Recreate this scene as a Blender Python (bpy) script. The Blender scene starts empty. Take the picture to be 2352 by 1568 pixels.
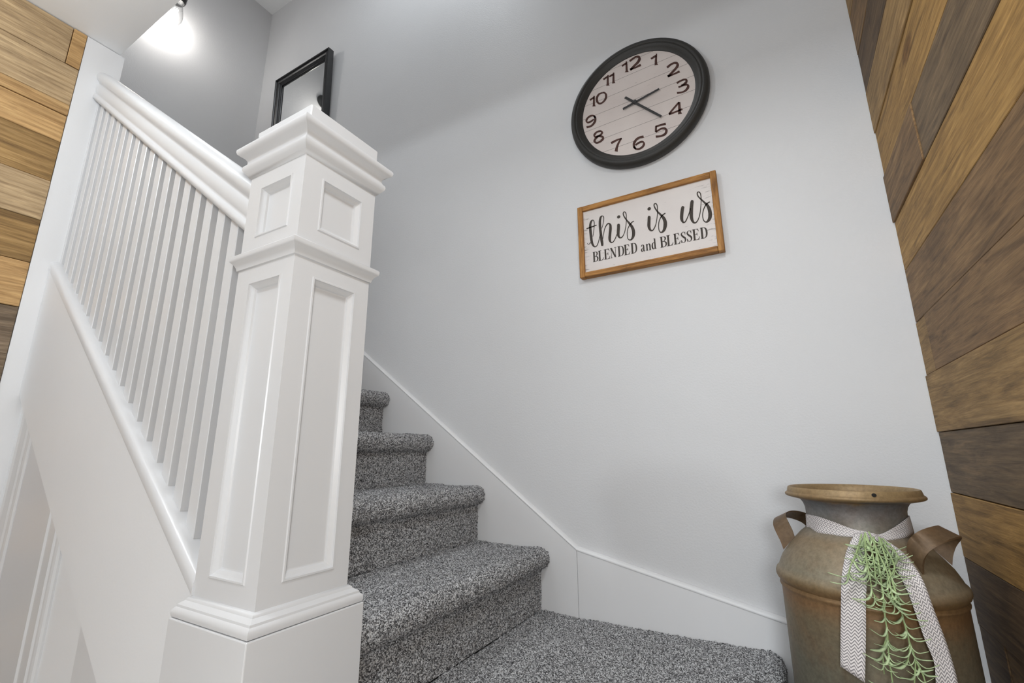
import bpy, bmesh, math, random
import numpy as np
from mathutils import Vector, Matrix

random.seed(7); rng = np.random.default_rng(7)
scene = bpy.context.scene
COL = scene.collection
H = 0.6805                      # eye height above the floor; geometry below is given relative to the eye
PI = math.pi

# ------------------------------------------------------------------ camera
cam_d = bpy.data.cameras.new('camera'); cam = bpy.data.objects.new('camera', cam_d); COL.objects.link(cam)
cam_d.sensor_width = 36.0; cam_d.lens = 36.0 * 1066.104 / 2352.0
cam_d.clip_start = 0.02; cam_d.clip_end = 50
RIGHT = Vector((0.8665629, 0.49905751, -0.00321414))
DOWN = Vector((-0.11813126, 0.19885721, -0.97288274))
FWD = Vector((-0.48488528, 0.84344378, 0.23127657))
m = Matrix((RIGHT, -DOWN, -FWD)).transposed().to_4x4()
m.translation = Vector((0, 0, H)); cam.matrix_world = m
scene.camera = cam

# ------------------------------------------------------------------ world, lights, exposure
w = bpy.data.worlds.new('world'); scene.world = w; w.use_nodes = True
w.node_tree.nodes['Background'].inputs[0].default_value = (0.9, 0.95, 1.0, 1)
w.node_tree.nodes['Background'].inputs[1].default_value = 0.05
scene.view_settings.view_transform = 'Standard'; scene.view_settings.look = 'None'
scene.view_settings.exposure = 0.2; scene.view_settings.gamma = 1.0
scene.view_settings.use_curve_mapping = False

def light(name, kind, loc, energy, color=(1, 1, 1), **kw):
    d = bpy.data.lights.new(name, kind); d.energy = energy; d.color = color
    for k, v in kw.items(): setattr(d, k, v)
    o = bpy.data.objects.new(name, d); COL.objects.link(o); o.location = (loc[0], loc[1], loc[2] + H)
    return o
LC = (0.91, 0.96, 1.0)
# lamp hanging low in the room, left of the viewer: throws the ceiling's edge onto the stair wall
light('room_lamp', 'POINT', (-1.02, -0.25, 1.115), 14.5, LC, shadow_soft_size=0.035)
# added fill light, unseen, at an opening left in the wall behind the viewer
back_fill = light('fill_behind', 'AREA', (-0.75, -2.52, 0.25), 15, (0.90, 0.95, 1.0), shape='RECTANGLE', size=1.95, size_y=1.6)
back_fill.rotation_euler = (math.radians(90), 0, 0)
# added fill light right of the viewer, brightening the faces turned that way
light('fill_right', 'POINT', (0.20, -0.25, 0.10), 22, LC, shadow_soft_size=0.14)
# added fill light under the room ceiling, brightening the stair and its wall
l4 = light('fill_overhead', 'AREA', (0.02, 0.36, 1.262), 8, LC, shape='DISK', size=0.3)
# added fill light, out of view, lifting the upper stair wall
l3 = light('fill_stairwell', 'AREA', (-1.3, 0.98, 3.06), 6.5, LC, shape='DISK', size=0.45)

# ------------------------------------------------------------------ materials
def mat(name):
    mm = bpy.data.materials.new(name); mm.use_nodes = True
    nt = mm.node_tree; b = nt.nodes['Principled BSDF']
    return mm, nt, b
def nd(nt, t, **kw):
    n = nt.nodes.new(t)
    for k, v in kw.items():
        if k.startswith('i_'): n.inputs[int(k[2:])].default_value = v
        else: setattr(n, k, v)
    return n
def lk(nt, a, b): nt.links.new(a, b)
def srgb(r, g, b):
    f = lambda c: ((c / 255 + 0.055) / 1.055) ** 2.4 if c > 10 else c / 255 / 12.92
    return (f(r), f(g), f(b), 1)
def ramp(nt, stops):
    r = nt.nodes.new('ShaderNodeValToRGB'); cr = r.color_ramp
    while len(cr.elements) < len(stops): cr.elements.new(0.5)
    for e, (p, c) in zip(cr.elements, stops): e.position = p; e.color = c
    return r
def pos(nt):
    return nt.nodes.new('ShaderNodeNewGeometry').outputs['Position']
def noise(nt, vec, scale, detail=2, rough=0.5, dist=0.0):
    n = nt.nodes.new('ShaderNodeTexNoise'); lk(nt, vec, n.inputs['Vector'])
    n.inputs['Scale'].default_value = scale; n.inputs['Detail'].default_value = detail
    n.inputs['Roughness'].default_value = rough; n.inputs['Distortion'].default_value = dist
    return n
def bump(nt, b, h, strength, dist):
    bp = nt.nodes.new('ShaderNodeBump'); bp.inputs['Strength'].default_value = strength
    bp.inputs['Distance'].default_value = dist; lk(nt, h, bp.inputs['Height']); lk(nt, bp.outputs[0], b.inputs['Normal'])
    return bp
def math_n(nt, op, a, b=None):
    n = nt.nodes.new('ShaderNodeMath'); n.operation = op
    for i, v in enumerate((a, b)):
        if v is None: continue
        if isinstance(v, (int, float)): n.inputs[i].default_value = v
        else: lk(nt, v, n.inputs[i])
    return n.outputs[0]
def mixc(nt, fac, a, b, mode='MIX'):
    n = nt.nodes.new('ShaderNodeMix'); n.data_type = 'RGBA'; n.blend_type = mode
    for s, v in ((n.inputs['Factor'], fac), (n.inputs[6], a), (n.inputs[7], b)):
        if isinstance(v, (int, float, tuple)): s.default_value = v
        else: lk(nt, v, s)
    return n.outputs[2]

def paint(name, col, rough=0.5, bscale=260, bstr=0.12, bdist=0.0006):
    mm, nt, b = mat(name); b.inputs['Roughness'].default_value = rough
    p = pos(nt); n1 = noise(nt, p, 3.0, 3)
    r = ramp(nt, [(0.3, tuple(c * 0.97 for c in col[:3]) + (1,)), (0.7, col)]); lk(nt, n1.outputs[0], r.inputs[0])
    lk(nt, r.outputs[0], b.inputs['Base Color'])
    n2 = noise(nt, p, bscale, 3, 0.6); bump(nt, b, n2.outputs[0], bstr, bdist)
    return mm
M = {}
M['wall'] = paint('wall_paint', (0.70, 0.70, 0.706, 1), 0.55, 170, 0.5, 0.0012)
M['ceil'] = paint('ceiling_paint', (0.86, 0.87, 0.88, 1), 0.6, 120, 0.2, 0.001)
M['strip'] = paint('drywall_white', (0.73, 0.735, 0.745, 1), 0.5, 150, 0.2, 0.0008)
M['skirt'] = paint('white_trim_lightened', (0.86, 0.86, 0.865, 1), 0.4, 90, 0.06, 0.0006)  # the newel's trim paint, lightened to stand in for light on the boards
M['white'] = paint('gloss_white_trim', (0.63, 0.633, 0.642, 1), 0.32, 90, 0.06, 0.0006)

def wood(name, dark, mid, light_, grain=34, rough=0.6, blotch=0.5, axis=1):
    along = lambda k: tuple(k if i == axis else 1 for i in range(3))
    mm, nt, b = mat(name); b.inputs['Roughness'].default_value = rough
    b.inputs['Specular IOR Level'].default_value = 0.25
    oi = nt.nodes.new('ShaderNodeObjectInfo')
    off = nt.nodes.new('ShaderNodeVectorMath'); off.operation = 'SCALE'
    cmb = nd(nt, 'ShaderNodeCombineXYZ', i_0=7.3, i_1=31.0, i_2=13.7)
    lk(nt, cmb.outputs[0], off.inputs[0]); lk(nt, oi.outputs['Random'], off.inputs['Scale'])
    ad = nd(nt, 'ShaderNodeVectorMath', operation='ADD'); lk(nt, pos(nt), ad.inputs[0]); lk(nt, off.outputs[0], ad.inputs[1])
    mp = nt.nodes.new('ShaderNodeMapping'); lk(nt, ad.outputs[0], mp.inputs[0]); mp.inputs['Scale'].default_value = along(0.10)
    g1 = noise(nt, mp.outputs[0], grain * 1.4, 6, 0.65, 1.1)
    mp2 = nt.nodes.new('ShaderNodeMapping'); lk(nt, ad.outputs[0], mp2.inputs[0]); mp2.inputs['Scale'].default_value = along(0.035)
    g2 = noise(nt, mp2.outputs[0], 420, 3, 0.7)
    mp3 = nt.nodes.new('ShaderNodeMapping'); lk(nt, ad.outputs[0], mp3.inputs[0]); mp3.inputs['Scale'].default_value = along(0.5)
    g3 = noise(nt, mp3.outputs[0], 8.5, 4, 0.62, 0.8)
    # growth rings wandering round knots
    wv = nt.nodes.new('ShaderNodeTexWave'); wv.wave_type = 'BANDS'; wv.bands_direction = 'Z'
    lk(nt, mp.outputs[0], wv.inputs[0]); wv.inputs['Scale'].default_value = 22; wv.inputs['Distortion'].default_value = 9
    wv.inputs['Detail'].default_value = 3; wv.inputs['Detail Scale'].default_value = 0.55
    r1 = ramp(nt, [(0.28, dark), (0.5, mid), (0.72, light_)]); lk(nt, g1.outputs[0], r1.inputs[0])
    r3 = ramp(nt, [(0.32, (0.55, 0.52, 0.5, 1)), (0.62, (1.12, 1.08, 1.02, 1))]); lk(nt, g3.outputs[0], r3.inputs[0])
    c = mixc(nt, blotch, r1.outputs[0], r3.outputs[0], 'MULTIPLY')
    rw = ramp(nt, [(0.0, (0.8, 0.76, 0.7, 1)), (0.55, (1, 1, 1, 1))]); lk(nt, wv.outputs[1], rw.inputs[0])
    c = mixc(nt, 0.55, c, rw.outputs[0], 'MULTIPLY')
    r2 = ramp(nt, [(0.36, (0.62, 0.6, 0.58, 1)), (0.6, (1.08, 1.08, 1.06, 1))]); lk(nt, g2.outputs[0], r2.inputs[0])
    c = mixc(nt, 0.6, c, r2.outputs[0], 'MULTIPLY')
    mk = nt.nodes.new('ShaderNodeMapping'); lk(nt, ad.outputs[0], mk.inputs[0]); mk.inputs['Scale'].default_value = (0.02, 0.45, 1)
    vk = nt.nodes.new('ShaderNodeTexVoronoi'); lk(nt, mk.outputs[0], vk.inputs['Vector']); vk.inputs['Scale'].default_value = 3.6
    kd = math_n(nt, 'ADD', vk.outputs['Distance'], math_n(nt, 'MULTIPLY', math_n(nt, 'SUBTRACT', g1.outputs[0], 0.5), 0.06))
    rk_ = ramp(nt, [(0.015, (0.34, 0.26, 0.2, 1)), (0.04, (0.62, 0.5, 0.4, 1)), (0.055, (0.48, 0.4, 0.34, 1)), (0.085, (1, 1, 1, 1))]); lk(nt, kd, rk_.inputs[0])
    c = mixc(nt, 0.8, c, rk_.outputs[0], 'MULTIPLY')
    lk(nt, c, b.inputs['Base Color'])
    h = math_n(nt, 'ADD', math_n(nt, 'MULTIPLY', g2.outputs[0], 0.6), g1.outputs[0])
    bump(nt, b, h, 0.35, 0.0015)
    return mm
M['w_tan'] = wood('weathered_tan_board', srgb(112, 88, 56), srgb(154, 124, 80), srgb(180, 148, 100))
M['w_gold'] = wood('golden_board', srgb(116, 88, 48), srgb(162, 126, 72), srgb(188, 150, 90), blotch=0.35)
M['w_brown'] = wood('brown_board', srgb(90, 70, 48), srgb(132, 104, 72), srgb(156, 126, 88))
M['w_grey'] = wood('grey_brown_board', srgb(78, 64, 48), srgb(112, 94, 72), srgb(138, 116, 88), blotch=0.4)
M['w_dark'] = wood('dark_brown_board', srgb(66, 50, 36), srgb(98, 78, 56), srgb(122, 98, 72), blotch=0.4)
M['w_pale'] = wood('pale_pine_board', srgb(142, 120, 92), srgb(178, 154, 120), srgb(198, 174, 138), blotch=0.35)
M['w_pine'] = wood('orange_pine_board', srgb(154, 120, 78), srgb(190, 154, 106), srgb(206, 172, 122), blotch=0.3)
M['w_ash'] = wood('ash_grey_board', srgb(92, 80, 66), srgb(128, 112, 94), srgb(150, 132, 112), blotch=0.4)
M['w_sign'] = wood('stained_sign_frame_wood', srgb(112, 74, 34), srgb(172, 122, 64), srgb(200, 150, 88), 50, 0.5, 0.4, 0)
M['w_sign2'] = wood('stained_sign_stile_wood', srgb(112, 74, 34), srgb(172, 122, 64), srgb(200, 150, 88), 50, 0.5, 0.4, 2)

def plain(name, col, rough=0.5, metal=0.0, spec=0.5, nscale=None, var=0.2):
    mm, nt, b = mat(name); b.inputs['Roughness'].default_value = rough; b.inputs['Metallic'].default_value = metal
    b.inputs['Specular IOR Level'].default_value = spec
    n = noise(nt, pos(nt), nscale or 40, 4)
    r = ramp(nt, [(0.3, tuple(c * (1 - var) for c in col[:3]) + (1,)), (0.7, tuple(min(1, c * (1 + var)) for c in col[:3]) + (1,))])
    lk(nt, n.outputs[0], r.inputs[0]); lk(nt, r.outputs[0], b.inputs['Base Color'])
    return mm
M['black'] = plain('black_frame_lacquer', (0.012, 0.012, 0.013, 1), 0.28, 0, 0.6)
M['clockframe'] = plain('charcoal_clock_rim', (0.030, 0.028, 0.025, 1), 0.5, 0, 0.4, 900, 0.5)
M['hand'] = plain('clock_hand_black', (0.035, 0.033, 0.033, 1), 0.5)
M['numeral'] = plain('numeral_print_brown', srgb(82, 60, 55), 0.7, 0, 0.1, 60, 0.25)
M['ink'] = plain('lettering_print_charcoal', srgb(74, 68, 63), 0.7, 0, 0.1, 300, 0.2)
M['floor'] = wood('floor_boards', srgb(196, 194, 190), srgb(214, 212, 208), srgb(226, 224, 220))
M['leaf'] = plain('sage_leaf_green', (0.47, 0.57, 0.33, 1), 0.6, 0, 0.25, 30, 0.3)
M['leafstem'] = plain('stem_green', (0.36, 0.46, 0.22, 1), 0.55, 0, 0.3, 25, 0.2)
M['dark'] = plain('dark_socket', (0.02, 0.02, 0.02, 1), 0.4)
M['hole'] = plain('painted_hole_shadow', (0.008, 0.007, 0.006, 1), 0.9)

mm, nt, b = mat('mirror_glass'); b.inputs['Metallic'].default_value = 1; b.inputs['Roughness'].default_value = 0.03
b.inputs['Base Color'].default_value = (0.86, 0.87, 0.87, 1); M['mirror'] = mm

# board of the sign: white wash over wood, scuffed at the edges
mm, nt, b = mat('whitewashed_sign_board'); b.inputs['Roughness'].default_value = 0.6
p = pos(nt); mp = nt.nodes.new('ShaderNodeMapping'); lk(nt, p, mp.inputs[0]); mp.inputs['Scale'].default_value = (0.18, 1, 1)
n1 = noise(nt, mp.outputs[0], 95, 4, 0.7); n2 = noise(nt, p, 9, 2)
sx = nt.nodes.new('ShaderNodeSeparateXYZ'); lk(nt, p, sx.inputs[0])
ed = math_n(nt, 'ABSOLUTE', math_n(nt, 'ADD', sx.outputs[0], 0.330))
edm = nd(nt, 'ShaderNodeMapRange'); lk(nt, ed, edm.inputs[0]); edm.inputs[1].default_value = 0.165; edm.inputs[2].default_value = 0.225
sc_ = math_n(nt, 'ADD', n1.outputs[0], math_n(nt, 'MULTIPLY', edm.outputs[0], 0.13))
r = ramp(nt, [(0.64, (0, 0, 0, 1)), (0.78, (0.8, 0.8, 0.8, 1))]); lk(nt, sc_, r.inputs[0])
base = mixc(nt, n2.outputs[0], srgb(214, 206, 202), srgb(226, 220, 216))
lk(nt, mixc(nt, r.outputs[0], base, srgb(112, 104, 100)), b.inputs['Base Color']); M['signboard'] = mm

# dial print: pale planks with thin dark joints, slightly turned
mm, nt, b = mat('dial_plank_print'); b.inputs['Roughness'].default_value = 0.55; b.inputs['Specular IOR Level'].default_value = 0.2
tc = nt.nodes.new('ShaderNodeTexCoord'); mp = nt.nodes.new('ShaderNodeMapping'); lk(nt, tc.outputs['Object'], mp.inputs[0])
mp.inputs['Rotation'].default_value = (0, math.radians(2.0), 0)
sx = nt.nodes.new('ShaderNodeSeparateXYZ'); lk(nt, mp.outputs[0], sx.inputs[0])
fr = math_n(nt, 'FRACT', math_n(nt, 'MULTIPLY', math_n(nt, 'ADD', sx.outputs[2], 1.0), 1 / 0.0565))
ln = math_n(nt, 'LESS_THAN', fr, 0.028)
mp2 = nt.nodes.new('ShaderNodeMapping'); lk(nt, mp.outputs[0], mp2.inputs[0]); mp2.inputs['Scale'].default_value = (0.12, 1, 1)
n1 = noise(nt, mp2.outputs[0], 240, 4, 0.7); n2 = noise(nt, mp.outputs[0], 150, 2, 0.5); n3 = noise(nt, mp.outputs[0], 9, 2)
spk = ramp(nt, [(0.72, (0, 0, 0, 1)), (0.78, (0.7, 0.7, 0.7, 1))]); lk(nt, n2.outputs[0], spk.inputs[0])
stk = ramp(nt, [(0.62, (0, 0, 0, 1)), (0.8, (0.45, 0.45, 0.45, 1))]); lk(nt, n1.outputs[0], stk.inputs[0])
c = mixc(nt, n3.outputs[0], srgb(204, 192, 188), srgb(222, 213, 207))
c = mixc(nt, stk.outputs[0], c, srgb(140, 128, 122)); c = mixc(nt, spk.outputs[0], c, srgb(96, 88, 84))
c = mixc(nt, math_n(nt, 'MULTIPLY', ln, 0.75), c, srgb(104, 96, 92))
lk(nt, c, b.inputs['Base Color']); M['dial'] = mm

# carpet: salt-and-pepper twist pile
mm, nt, b = mat('grey_flecked_carpet'); b.inputs['Roughness'].default_value = 0.95; b.inputs['Specular IOR Level'].default_value = 0.05
p = pos(nt); v = nt.nodes.new('ShaderNodeTexVoronoi'); lk(nt, p, v.inputs['Vector']); v.inputs['Scale'].default_value = 430
sx = nt.nodes.new('ShaderNodeSeparateColor'); lk(nt, v.outputs['Color'], sx.inputs[0])
n1 = noise(nt, p, 900, 2, 0.6)
f = math_n(nt, 'ADD', math_n(nt, 'MULTIPLY', sx.outputs[0], 0.75), math_n(nt, 'MULTIPLY', n1.outputs[0], 0.4))
r = ramp(nt, [(0.18, srgb(30, 30, 32)), (0.50, srgb(122, 121, 123)), (0.82, srgb(232, 232, 233))]); lk(nt, f, r.inputs[0])
lk(nt, r.outputs[0], b.inputs['Base Color']); b.inputs['Sheen Weight'].default_value = 0.15
bump(nt, b, n1.outputs[0], 0.8, 0.003); M['carpet'] = mm

# rusty galvanised steel of the milk can
def rustmat(name, mode):
    mm, nt, b = mat(name); b.inputs['Roughness'].default_value = 0.5; b.inputs['Metallic'].default_value = 0.3
    p = pos(nt); sx = nt.nodes.new('ShaderNodeSeparateXYZ'); lk(nt, p, sx.inputs[0])
    n1 = noise(nt, p, 11, 5, 0.65, 0.5); n2 = noise(nt, p, 120, 4, 0.7); n3 = noise(nt, p, 600, 2)
    grey, brown, rust, tan = srgb(112, 108, 99), srgb(110, 92, 68), srgb(124, 88, 56), srgb(142, 110, 72)
    if mode == 'body':
        z0, z1 = H - 0.60, H - 0.07
        stops = [(0.0, srgb(98, 95, 82)), ((-0.40 + .6) / .53, srgb(112, 108, 92)), ((-0.325 + .6) / .53, srgb(124, 110, 86)), ((-0.29 + .6) / .53, srgb(138, 106, 72)),
                 ((-0.262 + .6) / .53, srgb(136, 110, 74)), ((-0.238 + .6) / .53, srgb(146, 138, 118)), ((-0.18 + .6) / .53, srgb(140, 122, 96)),
                 ((-0.155 + .6) / .53, srgb(142, 138, 126)), ((-0.12 + .6) / .53, srgb(128, 128, 128)), ((-0.104 + .6) / .53, srgb(104, 104, 106)), ((-0.097 + .6) / .53, srgb(138, 114, 80)), (1.0, srgb(164, 140, 102))]
        jit = math_n(nt, 'ADD', sx.outputs[2], math_n(nt, 'MULTIPLY', math_n(nt, 'SUBTRACT', n1.outputs[0], 0.5), 0.03))
        mr = nd(nt, 'ShaderNodeMapRange'); lk(nt, jit, mr.inputs[0]); mr.inputs[1].default_value = z0; mr.inputs[2].default_value = z1
        rr = ramp(nt, stops); lk(nt, mr.outputs[0], rr.inputs[0]); base = rr.outputs[0]
    else:
        base = mixc(nt, n1.outputs[0], srgb(90, 74, 56), srgb(128, 102, 74))
    rp = ramp(nt, [(0.45, (0, 0, 0, 1)), (0.7, (1, 1, 1, 1))]); lk(nt, n1.outputs[0], rp.inputs[0])
    c = mixc(nt, math_n(nt, 'MULTIPLY', rp.outputs[0], 0.30), base, rust)
    sp = ramp(nt, [(0.3, (0.62, 0.6, 0.58, 1)), (0.65, (1.1, 1.1, 1.1, 1))]); lk(nt, n2.outputs[0], sp.inputs[0])
    c = mixc(nt, 0.7, c, sp.outputs[0], 'MULTIPLY')
    lk(nt, c, b.inputs['Base Color']); bump(nt, b, n2.outputs[0], 0.25, 0.0015)
    return mm
M['can'] = rustmat('rusted_galvanised_steel', 'body'); M['strap'] = rustmat('rusted_strap_steel', 'strap')

# herringbone ribbon (u across 0..1, v along in metres)
mm, nt, b = mat('grey_white_herringbone_ribbon'); b.inputs['Roughness'].default_value = 0.85; b.inputs['Specular IOR Level'].default_value = 0.1
uv = nt.nodes.new('ShaderNodeUVMap'); sx = nt.nodes.new('ShaderNodeSeparateXYZ'); lk(nt, uv.outputs[0], sx.inputs[0])
tri = math_n(nt, 'MULTIPLY', math_n(nt, 'ABSOLUTE', math_n(nt, 'SUBTRACT', math_n(nt, 'FRACT', math_n(nt, 'MULTIPLY', sx.outputs[0], 3.5)), 0.5)), 2.0)
ph = math_n(nt, 'FRACT', math_n(nt, 'ADD', math_n(nt, 'MULTIPLY', sx.outputs[1], 1 / 0.0058), math_n(nt, 'MULTIPLY', tri, 1.1)))
r = ramp(nt, [(0.0, srgb(138, 133, 134)), (0.28, srgb(142, 137, 138)), (0.40, srgb(236, 229, 227)), (0.88, srgb(236, 229, 227)), (1.0, srgb(138, 133, 134))]); lk(nt, ph, r.inputs[0])
lk(nt, r.outputs[0], b.inputs['Base Color']); M['ribbon'] = mm

# clear glass of the bulb: mostly transparent with a fresnel sheen; glowing filament
mm = bpy.data.materials.new('clear_bulb_glass'); mm.use_nodes = True; nt = mm.node_tree; nt.nodes.clear()
o = nt.nodes.new('ShaderNodeOutputMaterial'); t = nt.nodes.new('ShaderNodeBsdfTransparent'); g = nt.nodes.new('ShaderNodeBsdfGlossy')
g.inputs['Roughness'].default_value = 0.03; fz = nt.nodes.new('ShaderNodeLayerWeight'); fz.inputs[0].default_value = 0.35
mx = nt.nodes.new('ShaderNodeMixShader'); lk(nt, fz.outputs['Facing'], mx.inputs[0]); lk(nt, t.outputs[0], mx.inputs[1]); lk(nt, g.outputs[0], mx.inputs[2]); lk(nt, mx.outputs[0], o.inputs[0])
M['glass'] = mm
mm, nt, b = mat('glowing_filament'); b.inputs['Emission Color'].default_value = (1, 0.95, 0.88, 1); b.inputs['Emission Strength'].default_value = 60; M['filament'] = mm

# ------------------------------------------------------------------ builders (coordinates relative to the eye)
def tag(o, label=None, cat=None, group=None, kind=None):
    if label: o['label'] = label
    if cat: o['category'] = cat
    if group: o['group'] = group
    if kind: o['kind'] = kind
    return o
def wloc(o):
    v = Vector(o.location)
    while o.parent: o = o.parent; v += o.location
    return v
def thing(name, loc, label, cat, group=None):
    o = bpy.data.objects.new(name, None); o.empty_display_size = 0.05; COL.objects.link(o)
    o.location = (loc[0], loc[1], loc[2] + H); return tag(o, label, cat, group)
def obj(name, verts, faces, material, parent=None, origin=None, smooth=None, uvs=None):
    V = np.asarray(verts, dtype=float).copy(); V[:, 2] += H
    if origin is None: org = np.array([V[:, 0].mean(), V[:, 1].mean(), V[:, 2].min()])
    else: org = np.array(origin, float) + np.array([0, 0, H])
    me = bpy.data.meshes.new(name); me.from_pydata((V - org).tolist(), [], [list(f) for f in faces]); me.update()
    if uvs is not None:
        ul = me.uv_layers.new(name='UVMap')
        for lp in me.loops: ul.data[lp.index].uv = uvs[lp.vertex_index]
    me.materials.append(M[material] if isinstance(material, str) else material)
    bm = bmesh.new(); bm.from_mesh(me); bmesh.ops.recalc_face_normals(bm, faces=bm.faces); bm.to_mesh(me); bm.free()
    if smooth is not None:
        me.shade_smooth() if smooth >= 180 else None
        if smooth < 180:
            me.shade_smooth(); me.set_sharp_from_angle(angle=math.radians(smooth))
    o = bpy.data.objects.new(name, me); COL.objects.link(o)
    if parent is not None:
        o.parent = parent; o.location = Vector(org) - wloc(parent)
    else: o.location = org
    return o
def struct(name, verts, faces, material, **kw):
    return tag(obj(name, verts, faces, material, **kw), kind='structure')
BF = [(0, 1, 3, 2), (4, 6, 7, 5), (0, 4, 5, 1), (2, 3, 7, 6), (0, 2, 6, 4), (1, 5, 7, 3)]
def box(x0, x1, y0, y1, z0, z1):
    return [(x, y, z) for x in (x0, x1) for y in (y0, y1) for z in (z0, z1)], BF
def join(*parts):
    V, F = [], []
    for v, f in parts:
        n = len(V); V += [tuple(q) for q in v]; F += [tuple(i + n for i in g) for g in f]
    return V, F
def bevel(o, wd, seg=1, ang=40):
    md = o.modifiers.new('bevel', 'BEVEL'); md.width = wd; md.segments = seg; md.limit_method = 'ANGLE'; md.angle_limit = math.radians(ang)
    md.harden_normals = False; return o
def prism_y(poly, y0, y1):
    """polygon in x,z extruded along y"""
    n = len(poly); V = [(x, y0, z) for x, z in poly] + [(x, y1, z) for x, z in poly]
    F = [tuple(range(n)), tuple(range(2 * n - 1, n - 1, -1))] + [(i, (i + 1) % n, n + (i + 1) % n, n + i) for i in range(n)]
    return V, F
def loft(rings, close=True, caps=True):
    n = len(rings[0]); V = [tuple(p) for r in rings for p in r]; F = []
    for k in range(len(rings) - 1):
        for i in range(n if close else n - 1):
            j = (i + 1) % n; F.append((k * n + i, k * n + j, (k + 1) * n + j, (k + 1) * n + i))
    if caps: F += [tuple(range(n)), tuple(reversed(range((len(rings) - 1) * n, len(rings) * n)))]
    return V, F
def square_sweep(prof, x0, x1, y0, y1):
    """profile of (projection, z) carried round a square post with mitred corners"""
    return loft([[(x0 - p, y0 - p, z), (x1 + p, y0 - p, z), (x1 + p, y1 + p, z), (x0 - p, y1 + p, z)] for p, z in prof])
def lathe(prof, c, n=64, close=False):
    rings = [[(c[0] + r * math.sin(2 * PI * i / n), c[1] - r * math.cos(2 * PI * i / n), z) for i in range(n)] for r, z in prof]
    return loft(rings, True, caps=False)
def cat_rom(pts, k=6):
    P = np.asarray(pts, float); P = np.vstack([2 * P[0] - P[1], P, 2 * P[-1] - P[-2]]); out = []
    for i in range(1, len(P) - 2):
        for t in np.linspace(0, 1, k, endpoint=False):
            a, b_, c_, d = P[i - 1], P[i], P[i + 1], P[i + 2]
            out.append(0.5 * ((2 * b_) + (-a + c_) * t + (2 * a - 5 * b_ + 4 * c_ - d) * t * t + (-a + 3 * b_ - 3 * c_ + d) * t ** 3))
    out.append(P[-2]); return np.array(out)
def tube(path, rad, n=8):
    P = np.asarray(path, float); rings = []
    up = np.array([0.13, 0.2, 0.97])
    for i in range(len(P)):
        t = P[min(i + 1, len(P) - 1)] - P[max(i - 1, 0)]; t /= np.linalg.norm(t)
        a = np.cross(t, up); a /= np.linalg.norm(a); b_ = np.cross(t, a); r_ = rad[i] if hasattr(rad, '__len__') else rad
        rings.append([P[i] + r_ * (a * math.cos(2 * PI * k / n) + b_ * math.sin(2 * PI * k / n)) for k in range(n)])
    return loft(rings)

# ================================================================== the setting
XL, XR, YW, XF = -1.741, 0.324, 1.5, -2.857       # plank wall left, plank wall right, clock wall, far stair wall
ZF, ZC, ZU = -H, 1.27, 3.085                      # floor, room ceiling, ceiling over the stair
YB = -2.6                                         # wall behind the viewer
struct('floor', *box(-1.95, 0.45, YB - 0.1, 1.6, ZF - 0.1, ZF), 'floor')
struct('wall_back', *box(XF - 0.1, XR + 0.12, YW, YW + 0.1, ZF, ZU + 0.1), 'wall')
struct('wall_far', *box(XF - 0.1, XF, 0.36, YW, ZF, ZU + 0.1), 'wall')
struct('wall_partition', *box(XF, XL, 0.373, 0.469, ZF, 1.268), 'strip')
struct('wall_upper', *box(XF, XR + 0.12, 0.36, 0.456, 1.5, ZU), 'wall')
struct('ceiling', *join(box(XL - 0.12, XR + 0.016, YB, 0.372, ZC, 1.5), box(XL - 0.02, XR + 0.016, 0.372, 0.456, ZC, 1.5), box(XF, XL - 0.02, 0.372, 0.456, 1.27, 1.5)), 'ceil')
struct('ceiling_upper', *box(XF, XR + 0.12, 0.36, YW, ZU, ZU + 0.1), 'ceil')
wl = struct('wall_left', *box(XL - 0.12, XL - 0.016, YB, 0.373, ZF, ZC), 'strip')
wr = struct('wall_right', *join(box(XR + 0.016, XR + 0.12, YB, 0.36, ZF, ZC + 0.2), box(XR + 0.016, XR + 0.12, 0.36, YW, ZF, ZU)), 'wall')
wf = struct('wall_front', *join(box(XL - 0.12, -1.75, YB - 0.1, YB, ZF, ZC), box(0.25, XR + 0.12, YB - 0.1, YB, ZF, ZC), box(-1.75, 0.25, YB - 0.1, YB, 1.08, ZC), box(-1.75, 0.25, YB - 0.1, YB, ZF, -0.58)), 'wall')

# ---- plank walls: one object for each board
PM = {}
def plank(parent, xface, sgn, y0, y1, z0, z1, material, th=0.016):
    """board on a wall facing +x (sgn 1) or -x (sgn -1); its face stands proud of xface by a few tenths of a millimetre to 3 mm"""
    j = random.uniform(0, 0.005 if sgn < 0 else 0.003)
    g = 0.0007
    xa, xb = xface - sgn * th, xface + sgn * j
    dz = random.uniform(-0.0007, 0.0007)
    o = obj('plank', *box(min(xa, xb), max(xa, xb), y0 + g, y1 - g, z0 + g + dz, z1 - g + dz), material, parent)
    o.modifiers.new('bevel', 'BEVEL').width = 0.0012
    return o
def rows(parent, xface, sgn, zs, ystart, fixed, mats, yend_of):
    for i in range(len(zs) - 1):
        z0, z1 = zs[i], zs[i + 1]; ye = yend_of(z0)
        cuts, ms = fixed.get(i, ([], [mats[i]]))
        ys = [ye] + list(cuts)
        y = ys[-1] if cuts else ye
        k = 0
        edges = [ye] + list(cuts)
        while edges[-1] > ystart + 0.5:
            nx = edges[-1] - random.uniform(0.75, 1.35)
            edges.append(max(nx, ystart) if nx > ystart + 0.3 else ystart)
        if edges[-1] > ystart: edges.append(ystart)
        for a, b_ in zip(edges[1:], edges[:-1]):
            mname = ms[k] if k < len(ms) else random.choice(['w_tan', 'w_gold', 'w_brown', 'w_grey', 'w_tan'])
            plank(parent, xface, sgn, a, b_, z0, z1, mname); k += 1
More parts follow.
